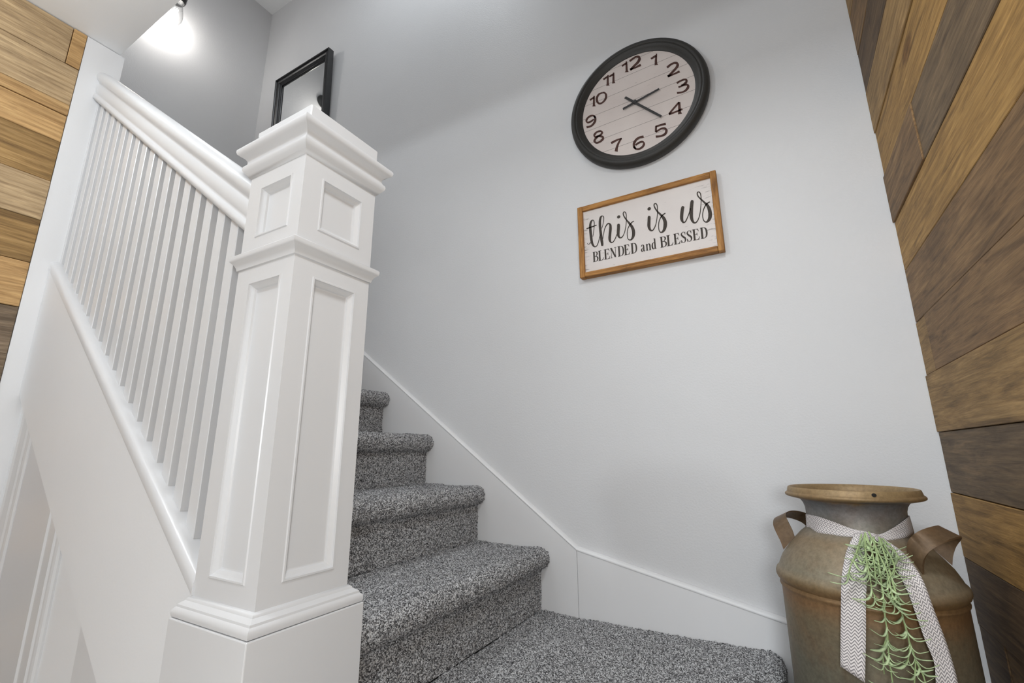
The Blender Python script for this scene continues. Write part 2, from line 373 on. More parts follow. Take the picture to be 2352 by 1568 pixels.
zr = [ZF, -0.511, -0.372, -0.235, -0.095, 0.043, 0.1805, 0.3155, 0.457, 0.594, 0.732, 0.869, 1.003, 1.135, 1.268, 1.40, 1.53]
mr_ = ['w_brown', 'w_brown', 'w_dark', 'w_gold', 'w_grey', 'w_tan', 'w_brown', 'w_brown', 'w_gold', 'w_grey', 'w_gold', 'w_tan', 'w_dark', 'w_brown', 'w_tan', 'w_brown']
fx = {9: ([1.174], ['w_brown', 'w_grey']), 6: ([1.412], ['w_tan', 'w_brown']), 1: ([1.36], ['w_dark', 'w_brown']), 12: ([1.33], ['w_dark', 'w_dark'])}  # dark boards low beside the can hold its cast shadow in their colour
rows(wr, XR, -1, zr[:15], YB, fx, mr_, lambda z: YW)
for i in (14, 15):
    plank(wr, XR, -1, 0.47, 0.98, zr[i], zr[i + 1], 'w_gold'); plank(wr, XR, -1, 0.98, YW, zr[i], zr[i + 1], mr_[i])
zl = [ZF, -0.508, -0.381, -0.254, -0.127, 0, 0.127, 0.254, 0.383, 0.51, 0.637, 0.76, 0.888, 0.977, 1.013, 1.14, 1.268]
ml = ['w_brown', 'w_tan', 'w_ash', 'w_pine', 'w_brown', 'w_tan', 'w_ash', 'w_ash', 'w_pine', 'w_tan', 'w_pale', 'w_tan', 'w_pine', 'w_pine', 'w_pale', 'w_pale']
rows(wl, XL, 1, zl, YB, {15: ([0.34], ['w_pine', 'w_pale'])}, ml, lambda z: 0.3725)

# ---- skirt boards on the clock wall
def zs_k(x): return -0.3015 + 0.7246 * (-0.6165 - x)
a = [(XF, ZF), (-0.6172, ZF), (-0.6172, -0.3015), (XF, zs_k(XF))]
bevel(struct('baseboard_back', *prism_y(a, 1.480, 1.5), 'skirt'), 0.0015)
a = [(-0.6160, ZF), (XR, ZF), (XR, -0.503), (-0.6160, -0.3015)]
bevel(struct('baseboard_landing', *prism_y(a, 1.480, 1.5), 'skirt'), 0.0015)
def bead(p0, p1, name):
    pr = [(1.4995, 0.0055), (1.4840, 0.0045), (1.4790, 0.0015), (1.4782, -0.0015), (1.4788, -0.0045), (1.4804, -0.006)]
    rg = [[(p[0], y, p[1] + dz) for y, dz in pr] for p in (p0, p1)]
    struct(name, *loft(rg), 'skirt', smooth=50)
bead((XF, zs_k(XF)), (-0.6166, -0.3015), 'trim_1'); bead((-0.6166, -0.3015), (XR, -0.503), 'trim_2')

# ---- wall under the railing: sloping string, recessed wall below it, door casing in that wall
def zcurb(x): return -0.756 - 0.733 * x
def zlow(x): return 0.087 - 0.720 * (x + 1.655)
a = [(XL, zcurb(XL)), (XL, zlow(XL)), (-0.776, zlow(-0.776)), (-0.776, zcurb(-0.776))]
bevel(struct('wall_stringer', *prism_y(a, 0.4125, 0.474), 'strip'), 0.0012)
a = [(XL, ZF), (-0.745, ZF), (-0.745, zlow(-0.745) + 0.02), (XL, zlow(XL) + 0.02)]
struct('wall_understair', *prism_y(a, 0.4245, 0.474), 'strip')
def casing(x0, x1, name):
    pr = [(0, 0), (0, 0.006), (0.06, 0.008), (0.10, 0.0095), (0.16, 0.0065), (0.24, 0.006), (0.30, 0.0085), (0.62, 0.0085), (0.68, 0.0058), (0.78, 0.0055), (0.86, 0.0085), (0.94, 0.007), (1, 0.004), (1, 0)]
    rg = []
    for top in (0, 1):
        rg.append([(x0 + (x1 - x0) * u, 0.4245 - d, (zlow(x0 + (x1 - x0) * u) + 0.001) if top else ZF) for u, d in pr])
    struct(name, *loft(rg), 'white')
casing(-1.692, -1.602, 'trim_3'); casing(-1.384, -1.298, 'trim_4')
bevel(struct('door_1', *prism_y([(-1.602, ZF), (-1.384, ZF), (-1.384, zlow(-1.384) + .002), (-1.602, zlow(-1.602) + .002)], 0.4215, 0.4245), 'white'), 0.0008)
bevel(struct('trim_5', *prism_y([(-1.131, ZF), (-0.745, ZF), (-0.745, zlow(-0.745) + .001), (-1.131, zlow(-1.131) + .001)], 0.4165, 0.4245), 'white'), 0.0008)
pr = [(0.4145, -0.0152), (0.4106, -0.0150), (0.4102, -0.012), (0.4102, -0.003), (0.4115, 0.0045), (0.4160, 0.0098), (0.424, 0.0125), (0.476, 0.0135), (0.476, -0.03), (0.4145, -0.03)]
struct('trim_6', *loft([[(x, y, zcurb(x) + dz) for y, dz in pr] for x in (XL, -0.776)]), 'white', smooth=50)

# ================================================================== carpeted stair
T0, RI, RUN, X1 = -0.4935, 0.187, 0.2505, -0.744
stair = thing('staircase', (-0.7, 1.0, ZF), 'grey flecked carpeted staircase climbing along the clock wall behind the newel post', 'staircase')
def carpet_step(k, ds, y0, y1):
    X = X1 - RUN * (k - 1) if k > 0 else -0.098
    Xn = X1 - RUN * k
    T = T0 + RI * k; zb = T - RI
    pts = [(X, zb)]; r_ = 0.033
    pts += [(X, zb + (RI - 0.074) * t) for t in (0.35, 0.7, 1.0)]
    for a_ in np.linspace(-PI / 2, PI / 2, 12): pts.append((X + r_ * 1.0 * math.cos(a_), T - r_ + r_ * math.sin(a_)))
    nt_ = 5 if k else 10
    for t in np.linspace(0, 1, nt_ + 1)[1:]:
        xx = X + (Xn - X) * t; pts.append((xx, T - 0.004 * math.sin(PI * min(1, t * 1.0)) ))
    P = np.array(pts); L = np.r_[0, np.cumsum(np.linalg.norm(np.diff(P, axis=0), axis=1))]
    s = np.linspace(0, L[-1], int(L[-1] / ds) + 1); px = np.interp(s, L, P[:, 0]); pz = np.interp(s, L, P[:, 1])
    tx = np.gradient(px); tz = np.gradient(pz); nl = np.hypot(tx, tz); nx_, nz_ = tz / nl, -tx / nl        # outward normal
    ny = int((y1 - y0) / ds) + 1; y = np.linspace(y0, y1, ny)
    n = len(s)
    # soft waves of the pile plus one random lift for each tuft
    big = np.zeros((n, ny))
    for _ in range(14):
        fs, fy, ph = rng.uniform(-45, 45), rng.uniform(-45, 45), rng.uniform(0, 6.28); big += np.sin(s[:, None] * fs + y[None, :] * fy + ph)
    tuft = rng.normal(0, 1, (n, ny))
    tuft = (tuft + 0.45 * (np.roll(tuft, 1, 0) + np.roll(tuft, 1, 1))) * 0.8
    fine = 1.0 if ds < 0.006 else 0.4
    d = big * 0.00035 + tuft * 0.0013 * fine
    d[0, :] *= 0.2; d[-1, :] = -0.004
    jx = rng.normal(0, 0.0007 * fine, (n, ny)); jy = rng.normal(0, 0.0009 * fine, (n, ny))
    VX = px[:, None] + nx_[:, None] * d + jx; VZ = pz[:, None] + nz_[:, None] * d + jx; VY = np.broadcast_to(y[None, :], (n, ny)) + jy
    V = np.stack([VX, VY, VZ + H], -1).reshape(-1, 3)
    i = np.arange(n * ny).reshape(n, ny)
    F = np.stack([i[:-1, :-1], i[1:, :-1], i[1:, 1:], i[:-1, 1:]], -1).reshape(-1, 4)
    org = np.array([X, (y0 + y1) / 2, zb + H])
    me = bpy.data.meshes.new('carpeted_step'); me.vertices.add(len(V)); me.vertices.foreach_set('co', (V - org).ravel())
    me.loops.add(F.size); me.loops.foreach_set('vertex_index', F.ravel().astype(np.int32)); me.polygons.add(len(F))
    me.polygons.foreach_set('loop_start', np.arange(0, F.size, 4, dtype=np.int32)); me.polygons.foreach_set('loop_total', np.full(len(F), 4, dtype=np.int32))
    me.update(calc_edges=True); me.validate(); me.shade_smooth(); me.materials.append(M['carpet'])
    o = bpy.data.objects.new('carpeted_step', me); COL.objects.link(o); o.parent = stair; o.location = Vector(org) - wloc(stair)
    return o
carpet_step(0, 0.0030, 0.385, 1.478)
for k in range(1, 5): carpet_step(k, 0.0030, 0.476, 1.478)
for k in range(5, 9): carpet_step(k, 0.010, 0.476, 1.478)
obj('step_core', *prism_y([(-0.745, ZF), (-0.104, ZF), (-0.104, T0 - 0.012), (-0.745, T0 - 0.012)], 0.392, 1.476), 'white', stair)
ZL = T0 + RI * 9
obj('upper_landing', *box(XF, X1 - RUN * 8, 0.476, 1.478, ZL - 0.187, ZL), 'carpet', stair)

# ================================================================== newel post
NX0, NX1, NY0, NY1 = -0.776, -0.625, 0.4125, 0.5635
newel = thing('newel_post', ((NX0 + NX1) / 2, (NY0 + NY1) / 2, T0), 'tall white panelled newel post with moulded square cap at the stair foot', 'newel post')
bevel(obj('base_block', *box(NX0 - .0192, NX1 + .0192, NY0 - .0192, NY1 + .0192, T0 + 0.001, -0.2288), 'white', newel), 0.0016, 2)
obj('base_moulding', *square_sweep([(.014, -.2288), (.0172, -.2275), (.0182, -.2235), (.0176, -.2190), (.0150, -.2160), (.0135, -.2150), (.0130, -.2120), (.0095, -.2095), (.0060, -.2075), (.0052, -.2050), (.0022, -.2030), (-.001, -.2018)], NX0, NX1, NY0, NY1), 'white', newel, smooth=40)
def panelled(name, z0, z1, pz0, pz1, mx0, mx1):
    """square tube whose four faces carry a sunk panel; each panel is a part of its own"""
    V, F = [], []; panels = []
    faces = [((NX0, NY0), (1, 0), (0, -1)), ((NX1, NY0), (0, 1), (1, 0)), ((NX1, NY1), (-1, 0), (0, 1)), ((NX0, NY1), (0, -1), (-1, 0))]
    wd = NX1 - NX0
    for (ox, oy), (tx, ty), (nx_, ny_) in faces:
        def P(u, d, z): return (ox + tx * u + nx_ * d, oy + ty * u + ny_ * d, z)
        b0 = len(V)
        V += [P(0, 0, z0), P(wd, 0, z0), P(wd, 0, z1), P(0, 0, z1), P(mx0, 0, pz0), P(wd - mx1, 0, pz0), P(wd - mx1, 0, pz1), P(mx0, 0, pz1)]
        F += [(b0 + i, b0 + (i + 1) % 4, b0 + 4 + (i + 1) % 4, b0 + 4 + i) for i in range(4)]
        rings = []
        for ins, d in [(0, 0), (.0012, .0016), (.0036, .0016), (.0044, -.001), (.0062, -.003), (.0105, -.0062), (.0120, -.0090), (.0136, -.0095)]:
            rings.append([P(mx0 + ins, d, pz0 + ins), P(wd - mx1 - ins, d, pz0 + ins), P(wd - mx1 - ins, d, pz1 - ins), P(mx0 + ins, d, pz1 - ins)])
        v, f = loft(rings, True, False); f = f + [tuple(range(len(v) - 4, len(v)))]
        panels.append((v, f))
    o = obj(name, V, F, 'white', newel)
    for v, f in panels: obj('panel', v, f, 'white', o)
    return o
panelled('shaft', -0.2288, 0.301, -0.1745, 0.2745, 0.0345, 0.0285)
obj('belt_moulding', *square_sweep([(-.001, .2995), (.0025, .3010), (.0035, .3060), (.0060, .3110), (.0098, .3150), (.0115, .3165), (.0122, .3195), (.0122, .3240), (.0100, .3262), (-.001, .3275)], NX0, NX1, NY0, NY1), 'white', newel, smooth=40)
panelled('upper_block', 0.327, 0.479, 0.3550, 0.4510, 0.0345, 0.0285)
obj('cap_moulding', *square_sweep([(-.001, .4770), (.0030, .4790), (.0060, .4840), (.0100, .4885), (.0124, .4930), (.0128, .4970), (.0118, .5005), (.0088, .5030), (.0072, .5070), (.0076, .5120), (.0110, .5165), (.0165, .5200), (.0205, .5235), (.0220, .5280), (.0215, .5325), (.0185, .5355), (-.002, .5370)], NX0, NX1, NY0, NY1), 'white', newel, smooth=40)
bevel(obj('cap_top', *box(NX0 + .0005, NX1 - .0005, NY0 + .0005, NY1 - .0005, 0.537, 0.5735), 'white', newel), 0.002, 2)

# ================================================================== railing
def zrail(x): return 0.3735 + 0.7244 * (-0.776 - x)
YC = 0.4440
rail = thing('stair_railing', (-1.25, YC, zcurb(-1.25) + .013), 'white sloping stair railing with close set square balusters left of the newel post', 'railing')
half = [(-.0235, 0), (-.0282, .003), (-.0288, .012), (-.0265, .0185), (-.0235, .0215), (-.0225, .0245), (-.0245, .029), (-.0258, .040), (-.0245, .052), (-.0205, .0595), (-.0205, .0625), (-.0235, .0665), (-.0290, .073), (-.0310, .082), (-.0297, .091), (-.0245, .0995), (-.0150, .1055), (0, .108)]
pr = half + [(-y, z) for y, z in reversed(half[:-1])]
obj('handrail', *loft([[(x, YC + y, zrail(x) + z) for y, z in pr] for x in (-1.7405, -0.7765)]), 'white', rail, smooth=60)
bw = 0.0275; xb = -0.832
def bal_mesh():
    V = []
    for x in (-bw, 0):
        for y in (0, bw):
            V += [(x, y, 0 - 0.733 * x), (x, y, zrail(xb + x) - zcurb(xb) - .0125 + .002)]
    return V, BF
vb, fb = bal_mesh()
b0 = obj('baluster', [(xb + x, 0.4300 + y, zcurb(xb) + .0125 + z) for x, y, z in vb], fb, 'white', rail, origin=(xb, 0.4300, zcurb(xb) + .0125))
bevel(b0, 0.0012)
for i in range(1, 18):
    o = b0.copy(); COL.objects.link(o); dx = -0.0528 * i
    o.location = b0.location + Vector((dx, 0, -0.7265 * dx))

# lettering outlines, tenths of a millimetre
SIGN={
 'this': [[[-2031, -191, -2013, -181], [-1998, -241, -1991, -219], [-1928, -241, -1942, -217], [-1883, -194, -1903, -173]], [[-1788, 15, -1808, 23], [-1737, 262, -1763, 272], [-1710, 487, -1739, 495], [-1718, 619, -1749, 615], [-1778, 687, -1774, 646], [-1866, 652, -1808, 606], [-1920, 515, -1835, 485], [-1931, 310, -1833, 291], [-1921, 74, -1819, 60], [-1907, -85, -1811, -91], [-1874, -252, -1791, -241], [-1811, -366, -1760, -330], [-1726, -413, -1733, -370], [-1641, -361, -1667, -337], [-1575, -206, -1602, -191], [-1533, -50, -1557, -37], [-1509, 36, -1529, 46]], [[-2022, 367, -2034, 408], [-1901, 379, -1914, 426], [-1774, 391, -1786, 435], [-1633, 414, -1645, 455]], [[-1441, 246, -1460, 256], [-1378, 427, -1403, 439], [-1349, 590, -1378, 599], [-1354, 700, -1386, 692], [-1424, 757, -1414, 713], [-1505, 717, -1440, 669], [-1551, 571, -1465, 542], [-1562, 353, -1467, 335], [-1551, 103, -1453, 91], [-1536, -144, -1434, -154], [-1517, -327, -1420, -339], [-1504, -416, -1433, -429]], [[-1425, -165, -1445, -157], [-1375, 62, -1400, 74], [-1321, 227, -1350, 246], [-1242, 334, -1273, 371], [-1195, 351, -1189, 404], [-1177, 308, -1099, 320], [-1183, 198, -1087, 171], [-1213, -1, -1113, -36], [-1235, -180, -1137, -204], [-1216, -305, -1140, -291], [-1139, -393, -1125, -344], [-1050, -371, -1073, -341], [-964, -253, -991, -233], [-908, -117, -934, -101]], [[-861, 283, -806, 265], [-890, 243, -788, 212], [-901, 127, -796, 95], [-922, -48, -817, -76], [-913, -169, -824, -164], [-851, -271, -812, -228], [-762, -294, -779, -250], [-685, -220, -710, -198], [-622, -85, -648, -70], [-576, 98, -603, 109], [-547, 284, -574, 293], [-535, 431, -562, 438], [-532, 553, -565, 555], [-556, 650, -586, 635], [-615, 693, -606, 653], [-663, 648, -626, 627], [-665, 564, -625, 567], [-623, 441, -583, 457], [-551, 297, -506, 322], [-485, 168, -423, 204], [-425, 34, -337, 63], [-390, -109, -284, -110], [-392, -236, -287, -272], [-410, -335, -337, -390], [-446, -401, -417, -455], [-486, -411, -498, -444], [-529, -361, -557, -368], [-546, -231, -573, -227], [-533, -91, -559, -80], [-491, 27, -518, 46], [-424, 124, -449, 150], [-360, 184, -382, 218], [-290, 215, -307, 252]]] ,
 'is': [[[211, 296, 265, 273], [180, 258, 278, 223], [164, 128, 265, 96], [145, -60, 250, -80], [169, -190, 252, -172], [238, -287, 269, -235], [327, -288, 304, -250], [406, -177, 379, -156], [466, -5, 440, 9], [509, 201, 483, 212], [531, 367, 504, 375], [539, 522, 509, 527], [529, 632, 498, 626], [488, 695, 476, 659], [423, 693, 451, 657], [403, 618, 441, 615], [435, 490, 475, 505], [506, 338, 549, 367], [599, 182, 654, 221], [653, 57, 744, 91], [678, -70, 792, -76], [667, -199, 779, -245], [642, -316, 718, -378], [606, -377, 636, -439], [570, -391, 550, -424], [533, -320, 504, -322], [527, -171, 500, -164], [556, -14, 528, 1], [614, 103, 585, 130], [679, 172, 655, 209], [776, 223, 756, 263]]] ,
 'us': [[[1322, 351, 1370, 321], [1288, 319, 1376, 270], [1260, 233, 1358, 187], [1229, 86, 1331, 48], [1213, -69, 1314, -89], [1234, -180, 1312, -163], [1295, -268, 1318, -212], [1378, -250, 1353, -216], [1454, -123, 1427, -101], [1526, 39, 1500, 56], [1577, 191, 1553, 205]], [[1620, 480, 1669, 457], [1588, 440, 1679, 398], [1557, 327, 1661, 285], [1523, 121, 1634, 87], [1511, -93, 1617, -109], [1537, -246, 1619, -230], [1603, -355, 1638, -307], [1692, -368, 1674, -327], [1774, -269, 1748, -247], [1840, -91, 1814, -77], [1885, 135, 1861, 145], [1918, 350, 1893, 358], [1929, 484, 1901, 489], [1925, 610, 1894, 607], [1889, 700, 1868, 674], [1824, 715, 1844, 677], [1794, 648, 1832, 641], [1816, 532, 1851, 549], [1893, 398, 1928, 427], [1979, 257, 2020, 293], [2031, 155, 2099, 193], [2063, 20, 2164, 35], [2074, -129, 2183, -147], [2060, -253, 2159, -305], [2033, -333, 2094, -404], [1997, -379, 2011, -442], [1961, -375, 1939, -403], [1923, -296, 1894, -300], [1917, -153, 1890, -146], [1950, -5, 1922, 12], [2013, 120, 1984, 148], [2080, 198, 2058, 237], [2164, 235, 2151, 272]]] }
DOTS= [[-817, 534, 61], [251, 547, 61]]
SERIF= [('B', -1836, -1640, -962), ('L', -1640, -1433, -961), ('E', -1425, -1199, -959), ('N', -1192, -976, -958), ('D', -928, -701, -956), ('E', -701, -496, -954), ('D', -465, -251, -952), ('a', -138, 23, -959), ('n', 44, 218, -958), ('d', 225, 400, -957), ('B', 518, 727, -956), ('L', 727, 933, -955), ('E', 952, 1162, -953), ('S', 1181, 1343, -952), ('S', 1362, 1528, -951), ('E', 1541, 1755, -950), ('D', 1780, 1991, -949)]
NUM= {'12': [[[-251, 1940, -198, 1917], [-264, 1805, -193, 1773], [-273, 1659, -196, 1626], [-280, 1540, -191, 1504], [-309, 1481, -161, 1425]], [[-387, 1766, -418, 1844], [-211, 1811, -247, 1900]], [[-79, 1833, -123, 1928], [37, 1890, 4, 1975], [154, 1909, 140, 1999], [208, 1866, 265, 1934], [212, 1834, 309, 1767], [158, 1737, 225, 1636], [19, 1637, 71, 1545], [-123, 1541, -65, 1442]], [[-106, 1459, -127, 1556], [96, 1464, 76, 1538], [308, 1473, 275, 1580]]], '11': [[[-979, 1676, -924, 1647], [-1014, 1450, -937, 1411], [-1029, 1284, -939, 1246], [-1048, 1220, -914, 1177]], [[-1128, 1513, -1160, 1592], [-953, 1554, -990, 1644]], [[-757, 1684, -703, 1656], [-789, 1458, -713, 1420], [-803, 1292, -714, 1256], [-819, 1219, -687, 1182]], [[-898, 1530, -926, 1605], [-725, 1559, -759, 1649]]], '10': [[[-1568, 998, -1512, 970], [-1600, 771, -1521, 734], [-1615, 605, -1522, 569], [-1634, 546, -1496, 506]], [[-1705, 835, -1737, 914], [-1532, 872, -1568, 962]], [[-1220, 1018, -1199, 947], [-1366, 1016, -1320, 936], [-1481, 880, -1393, 817], [-1471, 673, -1386, 680], [-1352, 519, -1340, 596], [-1195, 520, -1234, 593], [-1056, 645, -1131, 714], [-1036, 834, -1118, 846], [-1120, 976, -1154, 925], [-1208, 1016, -1211, 950]]], '1': [[[857, 1738, 899, 1712], [798, 1499, 874, 1456], [781, 1336, 873, 1299], [768, 1267, 897, 1236]], [[682, 1564, 654, 1646], [872, 1603, 841, 1694]]], '2': [[[1209, 925, 1168, 1016], [1321, 985, 1290, 1073], [1436, 1001, 1426, 1089], [1502, 954, 1549, 1028], [1506, 932, 1591, 874], [1457, 848, 1514, 760], [1316, 736, 1366, 646], [1170, 631, 1222, 537]], [[1189, 550, 1168, 650], [1391, 562, 1375, 634], [1601, 570, 1578, 666]]], '3': [[[1471, 149, 1443, 234], [1593, 185, 1574, 261], [1716, 184, 1715, 258], [1743, 152, 1810, 175], [1734, 128, 1793, 47], [1663, 76, 1689, 2], [1585, 63, 1598, 2]], [[1506, -36, 1491, 38], [1631, -31, 1619, 36], [1754, -41, 1758, 31], [1772, -80, 1847, -68], [1762, -115, 1830, -197], [1684, -197, 1716, -279], [1576, -209, 1585, -278], [1431, -165, 1435, -249]]], '9': [[[-1515, 13, -1581, -5], [-1575, 140, -1611, 83], [-1717, 207, -1698, 125], [-1867, 158, -1815, 83], [-1935, 32, -1858, 1], [-1856, -114, -1843, -39], [-1704, -123, -1734, -43], [-1582, -63, -1616, 3]], [[-1625, 102, -1577, 134], [-1585, 35, -1509, 28], [-1595, -91, -1512, -152], [-1672, -200, -1613, -284], [-1775, -242, -1747, -330], [-1911, -217, -1896, -317]]], '8': [[[-1462, -782, -1449, -864], [-1575, -773, -1597, -845], [-1574, -747, -1649, -689], [-1495, -668, -1528, -591], [-1370, -686, -1360, -608], [-1349, -717, -1266, -737], [-1381, -759, -1332, -837], [-1470, -786, -1441, -859]], [[-1478, -785, -1433, -860], [-1604, -856, -1543, -933], [-1662, -979, -1576, -992], [-1554, -1118, -1545, -1040], [-1386, -1124, -1420, -1044], [-1250, -1038, -1321, -969], [-1275, -887, -1321, -950], [-1447, -790, -1463, -855]]], '7': [[[-972, -1348, -1007, -1252], [-779, -1298, -803, -1216], [-582, -1277, -595, -1223]], [[-614, -1218, -577, -1259], [-745, -1364, -682, -1425], [-830, -1529, -749, -1585], [-881, -1677, -768, -1741]]], '4': [[[1449, -565, 1489, -629], [1254, -735, 1295, -800], [1087, -888, 1129, -952]], [[1110, -975, 1093, -893], [1336, -962, 1321, -892], [1562, -946, 1545, -872]], [[1442, -581, 1510, -607], [1420, -811, 1506, -843], [1410, -971, 1503, -998], [1396, -1056, 1530, -1078]]], '5': [[[964, -1210, 976, -1305], [792, -1204, 803, -1283], [620, -1199, 632, -1273]], [[609, -1213, 672, -1242], [593, -1338, 659, -1369], [583, -1446, 643, -1473]], [[633, -1488, 605, -1416], [795, -1433, 777, -1359], [906, -1470, 933, -1387], [928, -1516, 1013, -1540], [894, -1604, 944, -1692], [759, -1634, 771, -1715], [600, -1586, 601, -1678]]], '6': [[[-199, -1753, -133, -1735], [-139, -1880, -103, -1823], [3, -1947, -16, -1865], [153, -1898, 101, -1823], [221, -1772, 144, -1741], [142, -1626, 129, -1701], [-10, -1617, 20, -1697], [-132, -1677, -98, -1743]], [[-89, -1842, -137, -1874], [-129, -1775, -205, -1768], [-119, -1649, -202, -1588], [-42, -1540, -101, -1456], [61, -1498, 33, -1410], [197, -1523, 182, -1423]]]}
HANDS= [(-458, -113), (871, 165), (-342, 325), (859, -986)]

# ================================================================== lettering helpers
def stroke(rows_, k=6):
    """rows of left x, left z, right x, right z in tenths of a millimetre -> ribbon quads"""
    A = cat_rom(np.array(rows_, float), k) if len(rows_) > 2 else np.array(rows_, float)
    V = []; F = []
    for r_ in A: V += [(r_[0] / 1e4, r_[1] / 1e4), (r_[2] / 1e4, r_[3] / 1e4)]
    for i in range(len(A) - 1): F.append((2 * i, 2 * i + 1, 2 * i + 3, 2 * i + 2))
    return V, F
def flat(parts, cx, cz, y):
    V, F = [], []
    for v, f in parts:
        n = len(V); V += [(cx + p[0], y, cz + p[1]) for p in v]; F += [tuple(i + n for i in g) for g in f]
    return V, F
def disc2(u, v, r_, n=28):
    return [(u + r_ * math.cos(2 * PI * i / n), v + r_ * math.sin(2 * PI * i / n)) for i in range(n)], [tuple(range(n))]
def poly_stroke(pts, W, Hh, x0, z0, k=5):
    """polyline of (x 0..1, z 0..1, width in cap heights) -> ribbon"""
    P = np.array([(x * W, z * Hh, wd * Hh) for x, z, wd in pts]);
    if len(P) > 2: P = cat_rom(P, k)
    V, F = [], []
    for i in range(len(P)):
        t = P[min(i + 1, len(P) - 1), :2] - P[max(i - 1, 0), :2]; t /= np.linalg.norm(t); nn = np.array([-t[1], t[0]]) * max(P[i, 2], 1e-4) / 2
        a_, b_ = P[i, :2] + nn, P[i, :2] - nn; V += [(x0 + a_[0], z0 + a_[1]), (x0 + b_[0], z0 + b_[1])]
        if i: F.append((2 * i - 2, 2 * i - 1, 2 * i + 1, 2 * i))
    return V, F
GL = {
 'B': [[(.24, 0, .155), (.24, 1, .155)], [(0, .02, .045), (.5, .02, .045)], [(0, .98, .045), (.5, .98, .045)],
       [(.35, .975, .04), (.58, .97, .05), (.80, .88, .11), (.82, .72, .12), (.62, .56, .05), (.35, .53, .045)], [(.35, .53, .045), (.64, .51, .05), (.90, .38, .13), (.88, .16, .12), (.64, .035, .05), (.35, .022, .04)]],
 'L': [[(.28, 0, .155), (.28, 1, .155)], [(0, .98, .045), (.6, .98, .045)], [(0, .02, .04), (.9, .02, .04)], [(.70, .03, .05), (.88, .12, .06), (.97, .28, .03)]],
 'E': [[(.25, 0, .155), (.25, 1, .155)], [(0, .98, .045), (.86, .98, .04)], [(0, .02, .04), (.92, .02, .04)], [(.3, .52, .045), (.66, .52, .045)], [(.66, .38, .03), (.64, .52, .06), (.66, .66, .03)], [(.66, .96, .05), (.82, .88, .06), (.88, .74, .03)], [(.72, .03, .05), (.88, .12, .06), (.97, .28, .03)]],
 'N': [[(.16, 0, .04), (.16, 1, .04)], [(.86, 0, .04), (.86, 1, .04)], [(.16, .97, .15), (.82, .06, .15)], [(0, .98, .045), (.32, .98, .045)], [(.68, .98, .045), (1.02, .98, .045)], [(0, .02, .045), (.34, .02, .045)]],
 'D': [[(.23, 0, .155), (.23, 1, .155)], [(0, .98, .045), (.4, .98, .045)], [(0, .02, .045), (.4, .02, .045)], [(.3, .975, .04), (.55, .96, .05), (.80, .83, .11), (.89, .5, .14), (.80, .17, .11), (.55, .04, .05), (.3, .025, .04)]],
 'S': [[(.84, .72, .03), (.82, .86, .05), (.62, .965, .045), (.42, .975, .05), (.20, .87, .10), (.18, .73, .12), (.45, .56, .15), (.78, .40, .14), (.84, .22, .12), (.66, .05, .06), (.44, .02, .045), (.22, .08, .05), (.08, .28, .03)], [(.84, .72, .045), (.87, .98, .045)], [(.08, .28, .045), (.05, .02, .045)]],
 'a': [[(.20, .50, .10), (.30, .61, .07), (.50, .64, .05), (.66, .55, .11), (.67, .3, .12), (.67, .1, .12), (.80, .02, .06), (.97, .07, .03)], [(.66, .40, .045), (.40, .32, .05), (.20, .20, .11), (.26, .06, .10), (.46, .03, .05), (.66, .13, .04)]],
 'n': [[(.20, 0, .12), (.20, .60, .12)], [(.02, .60, .04), (.26, .64, .05)], [(.24, .47, .04), (.48, .60, .06), (.70, .58, .10), (.78, .42, .12), (.78, 0, .12)], [(.02, .02, .045), (.42, .02, .045)], [(.58, .02, .045), (.98, .02, .045)]],
 'd': [[(.70, 0.02, .12), (.70, .98, .12)], [(.48, .97, .04), (.72, .99, .05)], [(.68, .55, .04), (.50, .62, .05), (.26, .54, .10), (.17, .32, .13), (.26, .09, .11), (.46, .03, .05), (.68, .12, .04)], [(.70, .02, .05), (.96, .05, .045)]],
}

# ================================================================== wooden sign
SX, SZ = -0.335, 0.753
sx0, sx1, sz0, sz1 = -0.5672, -0.0915, 0.6025, 0.8795
sign = thing('wall_sign', ((sx0 + sx1) / 2, 1.5, sz0), 'white wooden sign reading this is us in a brown wood frame under the clock', 'sign')
fw = 0.0188
for nm, bx in (('frame_rail', (sx0 + fw, sx1 - fw, 1.4745, 1.4995, sz1 - fw, sz1)), ('frame_rail', (sx0 + fw, sx1 - fw, 1.4745, 1.4995, sz0, sz0 + fw)), ('frame_stile', (sx0, sx0 + fw, 1.4735, 1.4995, sz0, sz1)), ('frame_stile', (sx1 - fw, sx1, 1.4735, 1.4995, sz0, sz1))):
    bevel(obj(nm, *box(*bx), 'w_sign' if nm == 'frame_rail' else 'w_sign2', sign), 0.0022, 2)
obj('board', *box(sx0 + fw * .8, sx1 - fw * .8, 1.4846, 1.4990, sz0 + fw * .8, sz1 - fw * .8), 'signboard', sign)
for key in ('this', 'is', 'us'):
    ps = [stroke(s_) for s_ in SIGN[key]]
    if key == 'this': ps.append(disc2(DOTS[0][0] / 1e4, DOTS[0][1] / 1e4, DOTS[0][2] / 1e4))
    if key == 'is': ps.append(disc2(DOTS[1][0] / 1e4, DOTS[1][1] / 1e4, DOTS[1][2] / 1e4))
    o = obj('script_lettering', *flat(ps, SX, SZ, 1.4842), 'ink', sign)
for a_, b_ in ((0, 7), (7, 10), (10, 17)):
    ps = []
    for ch, u0, u1, vb_ in SERIF[a_:b_]:
        for st in GL[ch]: ps.append(poly_stroke(st, (u1 - u0) / 1e4, 0.0382, u0 / 1e4, vb_ / 1e4))
    obj('serif_lettering', *flat(ps, SX, SZ, 1.4842), 'ink', sign)

